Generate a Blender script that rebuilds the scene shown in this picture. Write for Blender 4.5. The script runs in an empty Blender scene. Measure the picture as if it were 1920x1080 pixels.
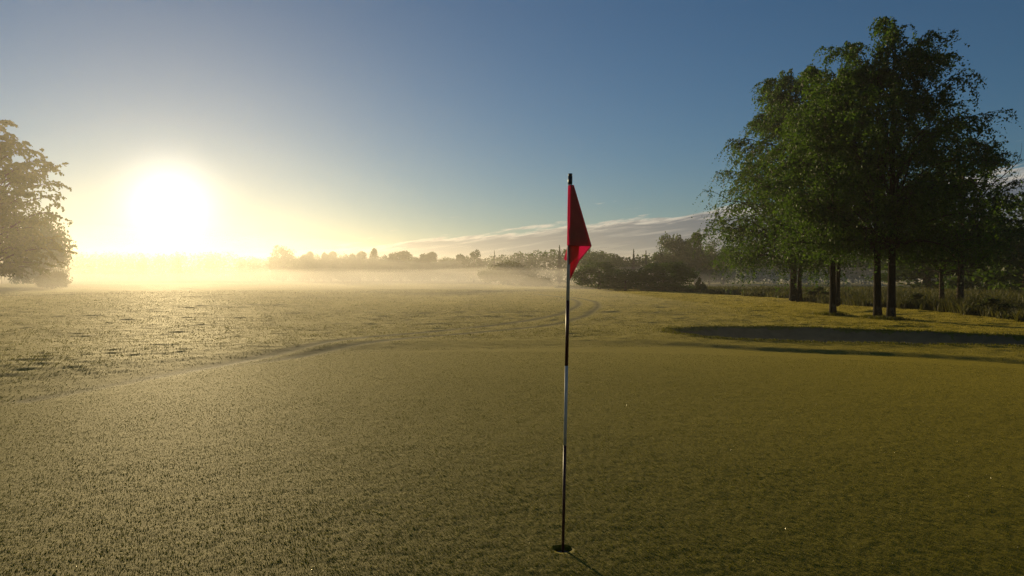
import bpy, math, random
import numpy as np
R = math.radians
scene = bpy.context.scene
COL = scene.collection

# ------------------------------------------------------------------ camera
F = 1346.0            # focal length in photo pixels (1920 wide)
EYE = 1.55            # eye height, metres
HZ = 520.0            # horizon row in the photo
cam_d = bpy.data.cameras.new('camera')
cam_d.sensor_width = 36.0
cam_d.lens = F / 1920 * 36.0
cam_d.clip_start = 0.05
cam_d.clip_end = 6000
cam = bpy.data.objects.new('camera', cam_d)
COL.objects.link(cam)
cam.location = (0, 0, EYE)
cam.rotation_euler = (R(90) - math.atan((540 - HZ) / F), 0, 0)
scene.camera = cam

def at(px, py, Y):
    """photo pixel + distance -> world point"""
    return np.array([(px - 960) / F * Y, Y, EYE - (py - HZ) / F * Y])

# ------------------------------------------------------------------ sun + sky
SUN_V = np.array([(320 - 960) / F, 1.0, (HZ - 384) / F])
SUN_V /= np.linalg.norm(SUN_V)
SUN_EL = math.asin(SUN_V[2])
SUN_AZ = math.atan2(SUN_V[0], SUN_V[1])
SUN_STRENGTH, SKY_STRENGTH, EXPOSURE = 4.8, 0.088, 0.0
HAZE_DENSITY, HAZE_G = 0.00055, 0.71
MIST_DENSITY, MIST_G = 0.0055, 0.45

sun_d = bpy.data.lights.new('sun', 'SUN')
sun_d.energy = SUN_STRENGTH
sun_d.angle = R(0.53)
sun_d.color = (1.0, 0.78, 0.43)
sun = bpy.data.objects.new('sun', sun_d)
COL.objects.link(sun)
from mathutils import Vector
sun.rotation_euler = Vector(SUN_V).to_track_quat('Z', 'Y').to_euler()
sun.location = (0, 0, 40)

world = bpy.data.worlds.new('World')
scene.world = world
world.use_nodes = True

class G:
    """tiny node-graph helper"""
    def __init__(s, tree): s.t = tree; s.n = tree.nodes; s.l = tree.links
    def add(s, kind, **kw):
        n = s.n.new(kind)
        for k, v in kw.items(): setattr(n, k, v)
        return n
    def put(s, sock, v):
        if hasattr(v, 'is_linked') or isinstance(v, bpy.types.NodeSocket): s.l.new(v, sock)
        else: sock.default_value = v
    def math(s, op, a, b=None, c=None, clamp=False):
        n = s.add('ShaderNodeMath', operation=op, use_clamp=clamp)
        for i, v in enumerate((a, b, c)):
            if v is not None: s.put(n.inputs[i], v)
        return n.outputs[0]
    def rng(s, v, a, b, c=0.0, d=1.0, smooth=True):
        n = s.add('ShaderNodeMapRange', interpolation_type='SMOOTHSTEP' if smooth else 'LINEAR')
        s.put(n.inputs[0], v)
        for i, x in enumerate((a, b, c, d)): s.put(n.inputs[1 + i], x)
        return n.outputs[0]
    def mix(s, f, a, b, blend='MIX'):
        n = s.add('ShaderNodeMix', data_type='RGBA', blend_type=blend)
        s.put(n.inputs[0], f); s.put(n.inputs[6], a); s.put(n.inputs[7], b)
        return n.outputs[2]
    def noise(s, vec, scale, detail=3.0, rough=0.55, dist=0.0):
        n = s.add('ShaderNodeTexNoise')
        if vec is not None: s.l.new(vec, n.inputs['Vector'])
        n.inputs['Scale'].default_value = scale; n.inputs['Detail'].default_value = detail
        n.inputs['Roughness'].default_value = rough; n.inputs['Distortion'].default_value = dist
        return n.outputs[0]
    def xyz(s, x, y, z):
        n = s.add('ShaderNodeCombineXYZ')
        for i, v in enumerate((x, y, z)): s.put(n.inputs[i], v)
        return n.outputs[0]
    def attr(s, name):
        return s.add('ShaderNodeAttribute', attribute_name=name).outputs['Fac']

def c4(r, g, b): return (r, g, b, 1.0)

def build_world():
    world.node_tree.nodes.clear()
    g = G(world.node_tree)
    out = g.add('ShaderNodeOutputWorld')
    bg = g.add('ShaderNodeBackground')
    g.l.new(bg.outputs[0], out.inputs[0])
    sky = g.add('ShaderNodeTexSky', sky_type='NISHITA', sun_disc=False)
    sky.sun_elevation = SUN_EL; sky.sun_rotation = SUN_AZ
    sky.air_density = 1.0; sky.dust_density = 0.08; sky.ozone_density = 3.8
    sky.altitude = 0
    tc = g.add('ShaderNodeTexCoord')
    sep = g.add('ShaderNodeSeparateXYZ')
    g.l.new(tc.outputs['Generated'], sep.inputs[0])
    DEG = 180 / math.pi
    az = g.math('MULTIPLY', g.math('ARCTAN2', sep.outputs[0], sep.outputs[1]), DEG)
    el = g.math('MULTIPLY', g.math('ARCSINE', sep.outputs[2]), DEG)
    col = sky.outputs[0]
    # low cloud bank: a long wedge rising to the right, wispy lit rim over a grey body
    top = g.math('MULTIPLY_ADD', az, 0.092, 3.75)
    rel = g.math('SUBTRACT', el, top)                       # degrees above the bank's top line
    skew = g.math('MULTIPLY_ADD', az, -0.03, rel)
    v1 = g.xyz(g.math('MULTIPLY', az, 0.22), g.math('MULTIPLY', skew, 1.6), 0.0)
    n1 = g.noise(v1, 1.0, 6.0, 0.62, 0.35)
    v2 = g.xyz(g.math('MULTIPLY', az, 0.10), g.math('MULTIPLY', rel, 0.9), 4.0)
    n2 = g.noise(v2, 1.0, 3.0, 0.5)
    edge = g.math('ADD', rel, g.math('MULTIPLY', g.math('SUBTRACT', n1, 0.5), 2.3))
    edge = g.math('ADD', edge, g.math('MULTIPLY', g.math('SUBTRACT', n2, 0.5), 1.2))
    left_fade = g.rng(az, -25.0, -15.0)
    cover = g.math('MULTIPLY', g.rng(edge, 0.10, -0.35), left_fade)
    body = g.rng(edge, -0.08, -0.75)
    azr = g.rng(az, -15.0, 16.0, smooth=False)
    rimc = g.mix(azr, c4(9.8, 8.6, 6.4), c4(7.4, 6.6, 5.5))
    bodyc = g.mix(azr, c4(3.7, 3.5, 3.1), c4(1.30, 1.50, 1.82))
    v3 = g.xyz(g.math('MULTIPLY', az, 0.16), g.math('MULTIPLY', skew, 2.6), 9.0)
    n3 = g.noise(v3, 1.0, 5.0, 0.6, 0.2)
    bodyc = g.mix(g.math('MULTIPLY', g.rng(n3, 0.48, 0.75), 0.35), bodyc, rimc)
    n5 = g.noise(g.xyz(g.math('MULTIPLY', az, 0.55), g.math('MULTIPLY', skew, 4.5), 13.0), 1.0, 6.0, 0.65, 0.3)
    rimf = g.math('MULTIPLY', g.math('SUBTRACT', 1.0, body), g.rng(n5, 0.34, 0.58, 0.30, 1.0))
    cloud = g.mix(rimf, bodyc, rimc)
    col = g.mix(g.math('MULTIPLY', cover, 0.92), col, cloud)
    # a few high thin wisps near the bank
    v4 = g.xyz(g.math('MULTIPLY', az, 0.35), g.math('MULTIPLY', g.math('MULTIPLY_ADD', az, -0.06, el), 3.2), 2.0)
    n4 = g.noise(v4, 1.0, 4.0, 0.6)
    wis = g.math('MULTIPLY', g.rng(n4, 0.64, 0.80), g.math('MULTIPLY', g.rng(rel, 2.2, 0.8), left_fade))
    col = g.mix(g.math('MULTIPLY', wis, 0.55), col, c4(6.8, 6.2, 5.2))
    # sun with camera bloom painted into the sky, and bright air round it
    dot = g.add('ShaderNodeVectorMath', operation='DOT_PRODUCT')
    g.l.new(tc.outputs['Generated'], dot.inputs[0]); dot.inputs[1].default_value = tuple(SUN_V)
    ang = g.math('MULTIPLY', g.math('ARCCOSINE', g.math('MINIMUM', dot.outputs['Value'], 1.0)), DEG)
    sun_bloom = g.math('EXPONENT', g.math('MULTIPLY', g.math('MULTIPLY', ang, ang), -0.16))
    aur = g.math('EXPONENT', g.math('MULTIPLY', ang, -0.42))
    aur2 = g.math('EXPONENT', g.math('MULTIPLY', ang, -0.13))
    def scaled(colr, f):
        n = g.add('ShaderNodeVectorMath', operation='SCALE'); n.inputs[0].default_value = colr
        g.put(n.inputs['Scale'], f); return n.outputs[0]
    def plus(a, b):
        n = g.add('ShaderNodeVectorMath', operation='ADD'); g.put(n.inputs[0], a); g.put(n.inputs[1], b); return n.outputs[0]
    col = plus(col, scaled((11, 10, 8), sun_bloom))
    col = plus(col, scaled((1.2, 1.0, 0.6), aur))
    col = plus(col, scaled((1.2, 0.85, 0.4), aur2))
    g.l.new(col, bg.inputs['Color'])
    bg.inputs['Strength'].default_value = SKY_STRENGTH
build_world()

vs = scene.view_settings
vs.view_transform = 'Standard'; vs.look = 'None'; vs.gamma = 1; vs.exposure = EXPOSURE
vs.use_curve_mapping = False
cy = scene.cycles
cy.use_denoising = True; cy.denoiser = 'OPENIMAGEDENOISE'; cy.denoising_prefilter = 'NONE'; cy.denoising_input_passes = 'RGB_ALBEDO_NORMAL'
cy.max_bounces = 7; cy.diffuse_bounces = 3; cy.glossy_bounces = 2; cy.transmission_bounces = 5
cy.volume_bounces = 1; cy.transparent_max_bounces = 8
cy.sample_clamp_indirect = 4.0
cy.use_adaptive_sampling = True; cy.adaptive_threshold = 0.004

# ------------------------------------------------------------------ helpers
def tag(o, label=None, cat=None, group=None, kind=None):
    if label: o['label'] = label
    if cat: o['category'] = cat
    if group: o['group'] = group
    if kind: o['kind'] = kind
    return o

def empty(name, loc=(0, 0, 0)):
    o = bpy.data.objects.new(name, None)
    COL.objects.link(o); o.location = tuple(float(v) for v in loc); o.empty_display_size = 0.2
    return o

def mesh_np(name, V, faces, attrs=None, smooth=False):
    """V (n,3); faces: list of int arrays (m,3) or (m,4); attrs: {name:(domain, values)}"""
    me = bpy.data.meshes.new(name)
    V = np.ascontiguousarray(V, dtype=np.float32)
    if not isinstance(faces, (list, tuple)): faces = [faces]
    faces = [np.asarray(f, dtype=np.int32) for f in faces if len(f)]
    loops = np.concatenate([f.ravel() for f in faces])
    sizes = np.concatenate([np.full(len(f), f.shape[1], dtype=np.int32) for f in faces])
    starts = np.concatenate([[0], np.cumsum(sizes)[:-1]]).astype(np.int32)
    me.vertices.add(len(V)); me.vertices.foreach_set('co', V.ravel())
    me.loops.add(len(loops)); me.loops.foreach_set('vertex_index', loops)
    me.polygons.add(len(sizes)); me.polygons.foreach_set('loop_start', starts)
    try: me.polygons.foreach_set('loop_total', sizes)
    except Exception: pass
    me.update(calc_edges=True)
    for k, (dom, vals) in (attrs or {}).items():
        a = me.attributes.new(k, 'FLOAT', dom)
        a.data.foreach_set('value', np.ascontiguousarray(vals, dtype=np.float32))
    if smooth: me.polygons.foreach_set('use_smooth', np.ones(len(sizes), dtype=bool))
    me.validate()
    return me

def link(name, me, mat, parent=None):
    o = bpy.data.objects.new(name, me)
    COL.objects.link(o)
    if mat is not None:
        me.materials.clear(); me.materials.append(mat)
    if parent is not None: o.parent = parent
    return o

def new_mat(name):
    m = bpy.data.materials.new(name); m.use_nodes = True
    m.node_tree.nodes.clear()
    g = G(m.node_tree)
    out = g.add('ShaderNodeOutputMaterial')
    return m, g, out

def smooth(a, b, x):
    t = np.clip((x - a) / (b - a), 0, 1)
    return t * t * (3 - 2 * t)

def _hash(ix, iy, seed):
    h = (ix.astype(np.int64) * 374761393 + iy.astype(np.int64) * 668265263 + seed * 1274126177) & 0xFFFFFFFF
    h = ((h ^ (h >> 13)) * 1274126177) & 0xFFFFFFFF
    h = h ^ (h >> 16)
    return (h & 0xFFFFFF) / float(0x1000000)

def vnoise(x, y, seed=0):
    ix = np.floor(x); iy = np.floor(y)
    fx = x - ix; fy = y - iy
    fx = fx * fx * fx * (fx * (fx * 6 - 15) + 10); fy = fy * fy * fy * (fy * (fy * 6 - 15) + 10)
    a = _hash(ix, iy, seed); b = _hash(ix + 1, iy, seed)
    c = _hash(ix, iy + 1, seed); d = _hash(ix + 1, iy + 1, seed)
    return ((a * (1 - fx) + b * fx) * (1 - fy) + (c * (1 - fx) + d * fx) * fy) * 2 - 1

def sdist(x, y, poly):
    """signed distance to a polygon, negative inside"""
    p = np.asarray(poly, dtype=float); n = len(p)
    best = np.full(x.shape, 1e9); inside = np.zeros(x.shape, dtype=bool)
    for i in range(n):
        ax, ay = p[i]; bx, by = p[(i + 1) % n]
        ex, ey = bx - ax, by - ay
        t = np.clip(((x - ax) * ex + (y - ay) * ey) / (ex * ex + ey * ey), 0, 1)
        best = np.minimum(best, (x - ax - t * ex) ** 2 + (y - ay - t * ey) ** 2)
        cond = ((ay > y) != (by > y))
        with np.errstate(divide='ignore', invalid='ignore'):
            xi = ax + (y - ay) * ex / (ey if ey != 0 else 1e-9)
        inside ^= cond & (x < xi)
    d = np.sqrt(best)
    return np.where(inside, -d, d)

def linedist(x, y, pts):
    p = np.asarray(pts, dtype=float); best = np.full(x.shape, 1e9)
    for i in range(len(p) - 1):
        ax, ay = p[i]; ex, ey = p[i + 1] - p[i]
        t = np.clip(((x - ax) * ex + (y - ay) * ey) / (ex * ex + ey * ey), 0, 1)
        best = np.minimum(best, (x - ax - t * ex) ** 2 + (y - ay - t * ey) ** 2)
    return np.sqrt(best)

def catmull(pts, k=8, closed=False):
    p = np.asarray(pts, dtype=float); n = len(p); out = []
    rng_ = range(n) if closed else range(n - 1)
    for i in rng_:
        if closed: a, b, c, d = p[i - 1], p[i], p[(i + 1) % n], p[(i + 2) % n]
        else: a, b, c, d = p[max(i - 1, 0)], p[i], p[i + 1], p[min(i + 2, n - 1)]
        for j in range(k):
            t = j / k
            out.append(0.5 * ((2 * b) + (c - a) * t + (2 * a - 5 * b + 4 * c - d) * t * t + (3 * b - a - 3 * c + d) * t ** 3))
    if not closed: out.append(p[-1])
    return np.array(out)

# ------------------------------------------------------------------ the lie of the land
GREEN = catmull([(-6.2, 5), (-6.05, 8.6), (-5.6, 10.6), (-5.0, 12.2), (-4.2, 13.7), (-2.9, 14.8), (-1.2, 15.3), (0.6, 15.6),
                 (2.5, 16.0), (4.1, 15.8), (5.4, 15.0), (6.8, 14.35), (7.9, 13.7), (9.2, 12.6), (10.8, 10.8), (12, 8),
                 (12, 2), (8, -6), (-3, -7), (-6.5, -2)], 4, True)
BUNKER = catmull([(4.35, 20.1), (5.6, 21.7), (7.2, 22.2), (9.2, 21.8), (11.4, 20.5), (13.5, 18.9), (15.6, 17.4), (16.9, 15.9),
                  (16.6, 14.6), (15.3, 14.0), (13.0, 14.5), (10.9, 15.3), (9.1, 15.8), (7.05, 16.3), (5.3, 17.1), (4.5, 18.4)], 4, True)
def gp(px, py): 
    Y = F * EYE / (py - HZ); return ((px - 960) / F * Y, Y)
TRACK_A = catmull([gp(60, 752), gp(200, 727), gp(330, 701), gp(480, 672), gp(640, 641), gp(800, 622), gp(900, 611), gp(1000, 599),
                   gp(1050, 589), gp(1078, 578), gp(1085, 569), gp(1075, 562.5), gp(1050, 558), gp(1000, 553)], 8)
TRACK_B = catmull([gp(40, 778), gp(180, 745), gp(320, 716), gp(480, 684), gp(640, 653), gp(790, 633), gp(900, 622), gp(1010, 611),
                   gp(1075, 600), gp(1110, 585), gp(1121, 574), gp(1113, 566), gp(1090, 561), gp(1060, 557)], 8)
HOLE = np.array([0.289, 4.05]); HOLE_R = 0.054

def terrain(x, y, detail=True):
    r = np.hypot(x, y)
    dg = sdist(x, y, GREEN); db = sdist(x, y, BUNKER)
    wob = 0.05 * vnoise(x * 1.3, y * 1.3, 5) + 0.03 * vnoise(x * 4, y * 4, 6)
    out = smooth(-0.15, 0.25, dg + wob)                     # 0 on the green, 1 outside
    rightside = smooth(1.5, 5.0, x)
    bank_w = 2.1 - 1.55 * rightside
    z = (0.052 - 0.018 * smooth(-4, -1, x) + 0.02 * rightside) * smooth(0.0, 1, (dg + wob) / bank_w)
    z = z * (1 - smooth(2.0, 9.0, dg))                      # dies away into the fairway
    z += 0.05 * vnoise(x / 7.0, y / 7.0, 1) * smooth(0, 4, dg) * smooth(1, 6, db) + 0.012 * vnoise(x / 3.0, y / 3.0, 2)
    z += 0.16 * vnoise(x / 38.0, y / 38.0, 3) * smooth(10, 40, dg)
    lip = np.exp(-(np.clip(db, 0, None) / 0.9) ** 2)
    z += 0.035 * lip
    wall = smooth(0.02, -0.9, db + 0.08 * vnoise(x * 1.6, y * 1.6, 8))
    z -= 0.42 * wall
    ta = linedist(x, y, TRACK_A); tb = linedist(x, y, TRACK_B)
    if detail:
        fade = 1 - smooth(60, 200, r)
        fw = out * fade * (1 - wall) * (0.35 + 0.65 * smooth(0.1, 0.7, np.minimum(ta, tb))) * (0.25 + 0.75 * smooth(0.2, 3.0, dg))
        z += fw * ((0.008 + 0.012 * smooth(16, 28, r)) * vnoise(x / 0.75, y / 0.75, 11) + 0.013 * vnoise(x / 0.30, y / 0.30, 12) + 0.006 * vnoise(x / 1.7, y / 1.7, 13))
        nf = 1 - smooth(7, 16, r)
        z += fw * nf * 0.008 * vnoise(x / 0.09, y / 0.09, 14)
        gr = (1 - out)
        z += gr * (0.0011 * vnoise(x / 0.16, y / 0.16, 15) + 0.0009 * vnoise(x / 0.055, y / 0.055, 16) + 0.0010 * vnoise(x / 0.027, y / 0.027, 17) * nf)
    tw = 0.22
    tr = np.maximum(np.exp(-(ta / tw) ** 2), np.exp(-(tb / tw) ** 2))
    tr = tr * (0.92 + 0.08 * vnoise(x / 0.8, y / 0.8, 21))
    tr = tr * smooth(-0.3, 0.2, dg)
    z -= 0.012 * tr
    return z, out, wall, tr

def ground_z(x, y):
    return float(terrain(np.array([float(x)]), np.array([float(y)]), False)[0][0])

# ------------------------------------------------------------------ materials
def mat_turf():
    m, g, out = new_mat('turf')
    tc = g.add('ShaderNodeTexCoord'); P = tc.outputs['Object']
    fair = g.attr('fairway'); track = g.attr('track')
    nA = g.noise(P, 0.35, 4, 0.6); nB = g.noise(P, 3.5, 4, 0.65); nC = g.noise(P, 38, 3, 0.7); nD = g.noise(P, 140, 2, 0.6)
    nF = g.noise(P, 17, 8, 0.80)
    gcol = g.mix(g.rng(nB, 0.3, 0.7), c4(0.074, 0.080, 0.002), c4(0.108, 0.104, 0.004))
    gcol = g.mix(g.rng(nF, 0.40, 0.62), g.mix(0.45, gcol, c4(0.036, 0.042, 0.002)), g.mix(0.26, gcol, c4(0.24, 0.215, 0.020)))
    fcol = g.mix(g.rng(nB, 0.3, 0.7), c4(0.072, 0.078, 0.004), c4(0.138, 0.124, 0.010))
    fcol = g.mix(g.math('MULTIPLY', g.rng(nA, 0.35, 0.7), 0.5), fcol, c4(0.135, 0.122, 0.025))
    fcol = g.mix(g.rng(nF, 0.40, 0.62), g.mix(0.5, fcol, c4(0.030, 0.036, 0.003)), g.mix(0.25, fcol, c4(0.20, 0.18, 0.026)))
    col = g.mix(fair, gcol, fcol)
    col = g.mix(g.math('MULTIPLY', track, 0.9), col, c4(0.035, 0.045, 0.004))
    h = g.math('ADD', g.math('MULTIPLY', nC, 0.004), g.math('MULTIPLY', nD, 0.003))
    bump = g.add('ShaderNodeBump'); bump.inputs['Strength'].default_value = 0.9; bump.inputs['Distance'].default_value = 1.0
    g.l.new(h, bump.inputs['Height'])
    pr = g.add('ShaderNodeBsdfPrincipled')
    g.l.new(col, pr.inputs['Base Color']); g.l.new(bump.outputs[0], pr.inputs['Normal'])
    pr.inputs['Roughness'].default_value = 0.82
    pr.inputs['Specular IOR Level'].default_value = 0.5
    pr.inputs['Specular Tint'].default_value = c4(1.0, 0.70, 0.03)
    g.put(pr.inputs['Specular IOR Level'], g.math('MULTIPLY', g.math('SUBTRACT', 1.0, track), 0.75))
    dew = g.math('SUBTRACT', 1.0, g.math('MULTIPLY', track, 0.85))
    g.put(pr.inputs['Sheen Weight'], g.math('MULTIPLY', dew, 0.17))
    pr.inputs['Sheen Roughness'].default_value = 0.35
    pr.inputs['Sheen Tint'].default_value = c4(0.82, 0.66, 0.03)
    g.l.new(pr.outputs[0], out.inputs[0])
    return m

def mat_leaf(name, dark, light, trans=0.45, tcol=None, rough=0.6, spec=0.3):
    m, g, out = new_mat(name)
    t = g.attr('tint')
    col = g.mix(t, c4(*dark), c4(*light))
    pr = g.add('ShaderNodeBsdfPrincipled')
    g.l.new(col, pr.inputs['Base Color'])
    pr.inputs['Roughness'].default_value = rough; pr.inputs['Specular IOR Level'].default_value = spec
    tr = g.add('ShaderNodeBsdfTranslucent')
    tc = g.mix(t, c4(*[v * 1.3 for v in dark]), c4(*(tcol or [light[0] * 1.6, light[1] * 1.5, light[2] * 0.8])))
    g.l.new(tc, tr.inputs['Color'])
    mx = g.add('ShaderNodeMixShader'); mx.inputs[0].default_value = trans
    g.l.new(pr.outputs[0], mx.inputs[1]); g.l.new(tr.outputs[0], mx.inputs[2])
    g.l.new(mx.outputs[0], out.inputs[0])
    return m

def mat_bark(name, pale, dark, patch=0.5, scale=3.0):
    m, g, out = new_mat(name)
    tc = g.add('ShaderNodeTexCoord')
    mp = g.add('ShaderNodeMapping'); mp.inputs['Scale'].default_value = (1.0, 1.0, 1.0)
    g.l.new(tc.outputs['Object'], mp.inputs[0])
    n = g.noise(mp.outputs[0], scale, 5, 0.65)
    mp2 = g.add('ShaderNodeMapping'); mp2.inputs['Scale'].default_value = (1.2, 1.2, 9.0)
    g.l.new(tc.outputs['Object'], mp2.inputs[0])
    n2 = g.noise(mp2.outputs[0], 2.5, 4, 0.7)
    f = g.math('MAXIMUM', g.rng(n, patch - 0.05, patch + 0.08), g.rng(n2, 0.58, 0.66))
    col = g.mix(f, c4(*pale), c4(*dark))
    bump = g.add('ShaderNodeBump'); bump.inputs['Strength'].default_value = 0.7; bump.inputs['Distance'].default_value = 0.03
    g.l.new(n, bump.inputs['Height'])
    pr = g.add('ShaderNodeBsdfPrincipled'); pr.inputs['Roughness'].default_value = 0.9; pr.inputs['Specular IOR Level'].default_value = 0.08
    g.l.new(col, pr.inputs['Base Color']); g.l.new(bump.outputs[0], pr.inputs['Normal'])
    g.l.new(pr.outputs[0], out.inputs[0])
    return m

def mat_plain(name, col, rough=0.5, spec=0.5, noise_amt=0.25, nscale=60, bump=0.0):
    m, g, out = new_mat(name)
    tc = g.add('ShaderNodeTexCoord')
    n = g.noise(tc.outputs['Object'], nscale, 4, 0.6)
    c = g.mix(g.math('MULTIPLY', g.rng(n, 0.35, 0.7), noise_amt), c4(*col), c4(*[v * 0.45 for v in col]))
    pr = g.add('ShaderNodeBsdfPrincipled'); pr.inputs['Roughness'].default_value = rough
    pr.inputs['Specular IOR Level'].default_value = spec
    g.l.new(c, pr.inputs['Base Color'])
    if bump:
        b = g.add('ShaderNodeBump'); b.inputs['Strength'].default_value = 0.6; b.inputs['Distance'].default_value = bump
        g.l.new(n, b.inputs['Height']); g.l.new(b.outputs[0], pr.inputs['Normal'])
    g.l.new(pr.outputs[0], out.inputs[0])
    return m

def mat_flag():
    m, g, out = new_mat('flag_nylon')
    tc = g.add('ShaderNodeTexCoord')
    n = g.noise(tc.outputs['Object'], 25, 4, 0.6)
    col = g.mix(g.rng(n, 0.3, 0.7), c4(0.21, 0.115, 0.072), c4(0.27, 0.135, 0.085))
    d = g.add('ShaderNodeBsdfPrincipled'); g.l.new(col, d.inputs['Base Color']); d.inputs['Roughness'].default_value = 0.7
    d.inputs['Specular IOR Level'].default_value = 0.15
    t = g.add('ShaderNodeBsdfTranslucent'); t.inputs['Color'].default_value = c4(0.74, 0.012, 0.11)
    mx = g.add('ShaderNodeMixShader'); mx.inputs[0].default_value = 0.46
    g.l.new(d.outputs[0], mx.inputs[1]); g.l.new(t.outputs[0], mx.inputs[2]); g.l.new(mx.outputs[0], out.inputs[0])
    return m

def mat_dew():
    m, g, out = new_mat('dew')
    gl = g.add('ShaderNodeBsdfGlossy'); gl.inputs['Color'].default_value = c4(0.38, 0.37, 0.32); gl.inputs['Roughness'].default_value = 0.22
    tr = g.add('ShaderNodeBsdfTransparent')
    mx = g.add('ShaderNodeMixShader'); mx.inputs[0].default_value = 0.35
    g.l.new(tr.outputs[0], mx.inputs[1]); g.l.new(gl.outputs[0], mx.inputs[2]); g.l.new(mx.outputs[0], out.inputs[0])
    return m

def mat_volume(name, density, g_, color):
    m, g, out = new_mat(name)
    v = g.add('ShaderNodeVolumePrincipled')
    v.inputs['Color'].default_value = c4(*color)
    v.inputs['Density'].default_value = density
    v.inputs['Anisotropy'].default_value = g_
    g.l.new(v.outputs[0], out.inputs['Volume'])
    return m

M = dict(
    turf=mat_turf(),
    birch_leaf=mat_leaf('birch_leaf', (0.026, 0.062, 0.007), (0.074, 0.135, 0.016), 0.48),
    tree_leaf=mat_leaf('tree_leaf', (0.024, 0.054, 0.008), (0.062, 0.110, 0.016), 0.42),
    conifer=mat_leaf('conifer_needles', (0.014, 0.028, 0.008), (0.034, 0.054, 0.014), 0.25),
    bush_leaf=mat_leaf('bush_leaf', (0.040, 0.058, 0.012), (0.095, 0.115, 0.026), 0.42),
    blade=mat_leaf('grass_blade', (0.056, 0.066, 0.004), (0.135, 0.132, 0.010), 0.4, rough=0.6, spec=0.12),
    straw=mat_leaf('meadow_grass', (0.034, 0.046, 0.010), (0.092, 0.090, 0.026), 0.45, rough=0.6),
    haze_tinted_leaf=mat_leaf('haze_tinted_leaf', (0.045, 0.062, 0.012), (0.10, 0.12, 0.026), 0.5),  # left-edge tree only: brightness of the haze put into the leaf colour
    birch_bark=mat_bark('birch_bark', (0.075, 0.060, 0.040), (0.016, 0.012, 0.007), 0.38, 3.2),
    bark=mat_bark('bark', (0.085, 0.065, 0.045), (0.030, 0.023, 0.016), 0.5, 6.0),
    twig=mat_plain('twig_bark', (0.045, 0.032, 0.022), 0.8, 0.2, 0.4, 20),
    sand=mat_plain('bunker_sand', (0.21, 0.145, 0.065), 0.95, 0.1, 0.45, 3.0, 0.01),
    soil=mat_plain('soil', (0.05, 0.035, 0.02), 0.95, 0.1, 0.5, 90, 0.004),
    white=mat_plain('white_fibreglass', (0.56, 0.56, 0.52), 0.6, 0.3, 0.25, 40),
    dark=mat_plain('dark_red_paint', (0.060, 0.012, 0.008), 0.45, 0.4, 0.3, 40),
    black=mat_plain('black_plastic', (0.012, 0.014, 0.014), 0.4, 0.5, 0.2, 60),
    cup=mat_plain('cup_plastic', (0.20, 0.20, 0.18), 0.6, 0.4, 0.3, 50),
    flag=mat_flag(),
    dew=mat_dew(),
)

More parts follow.
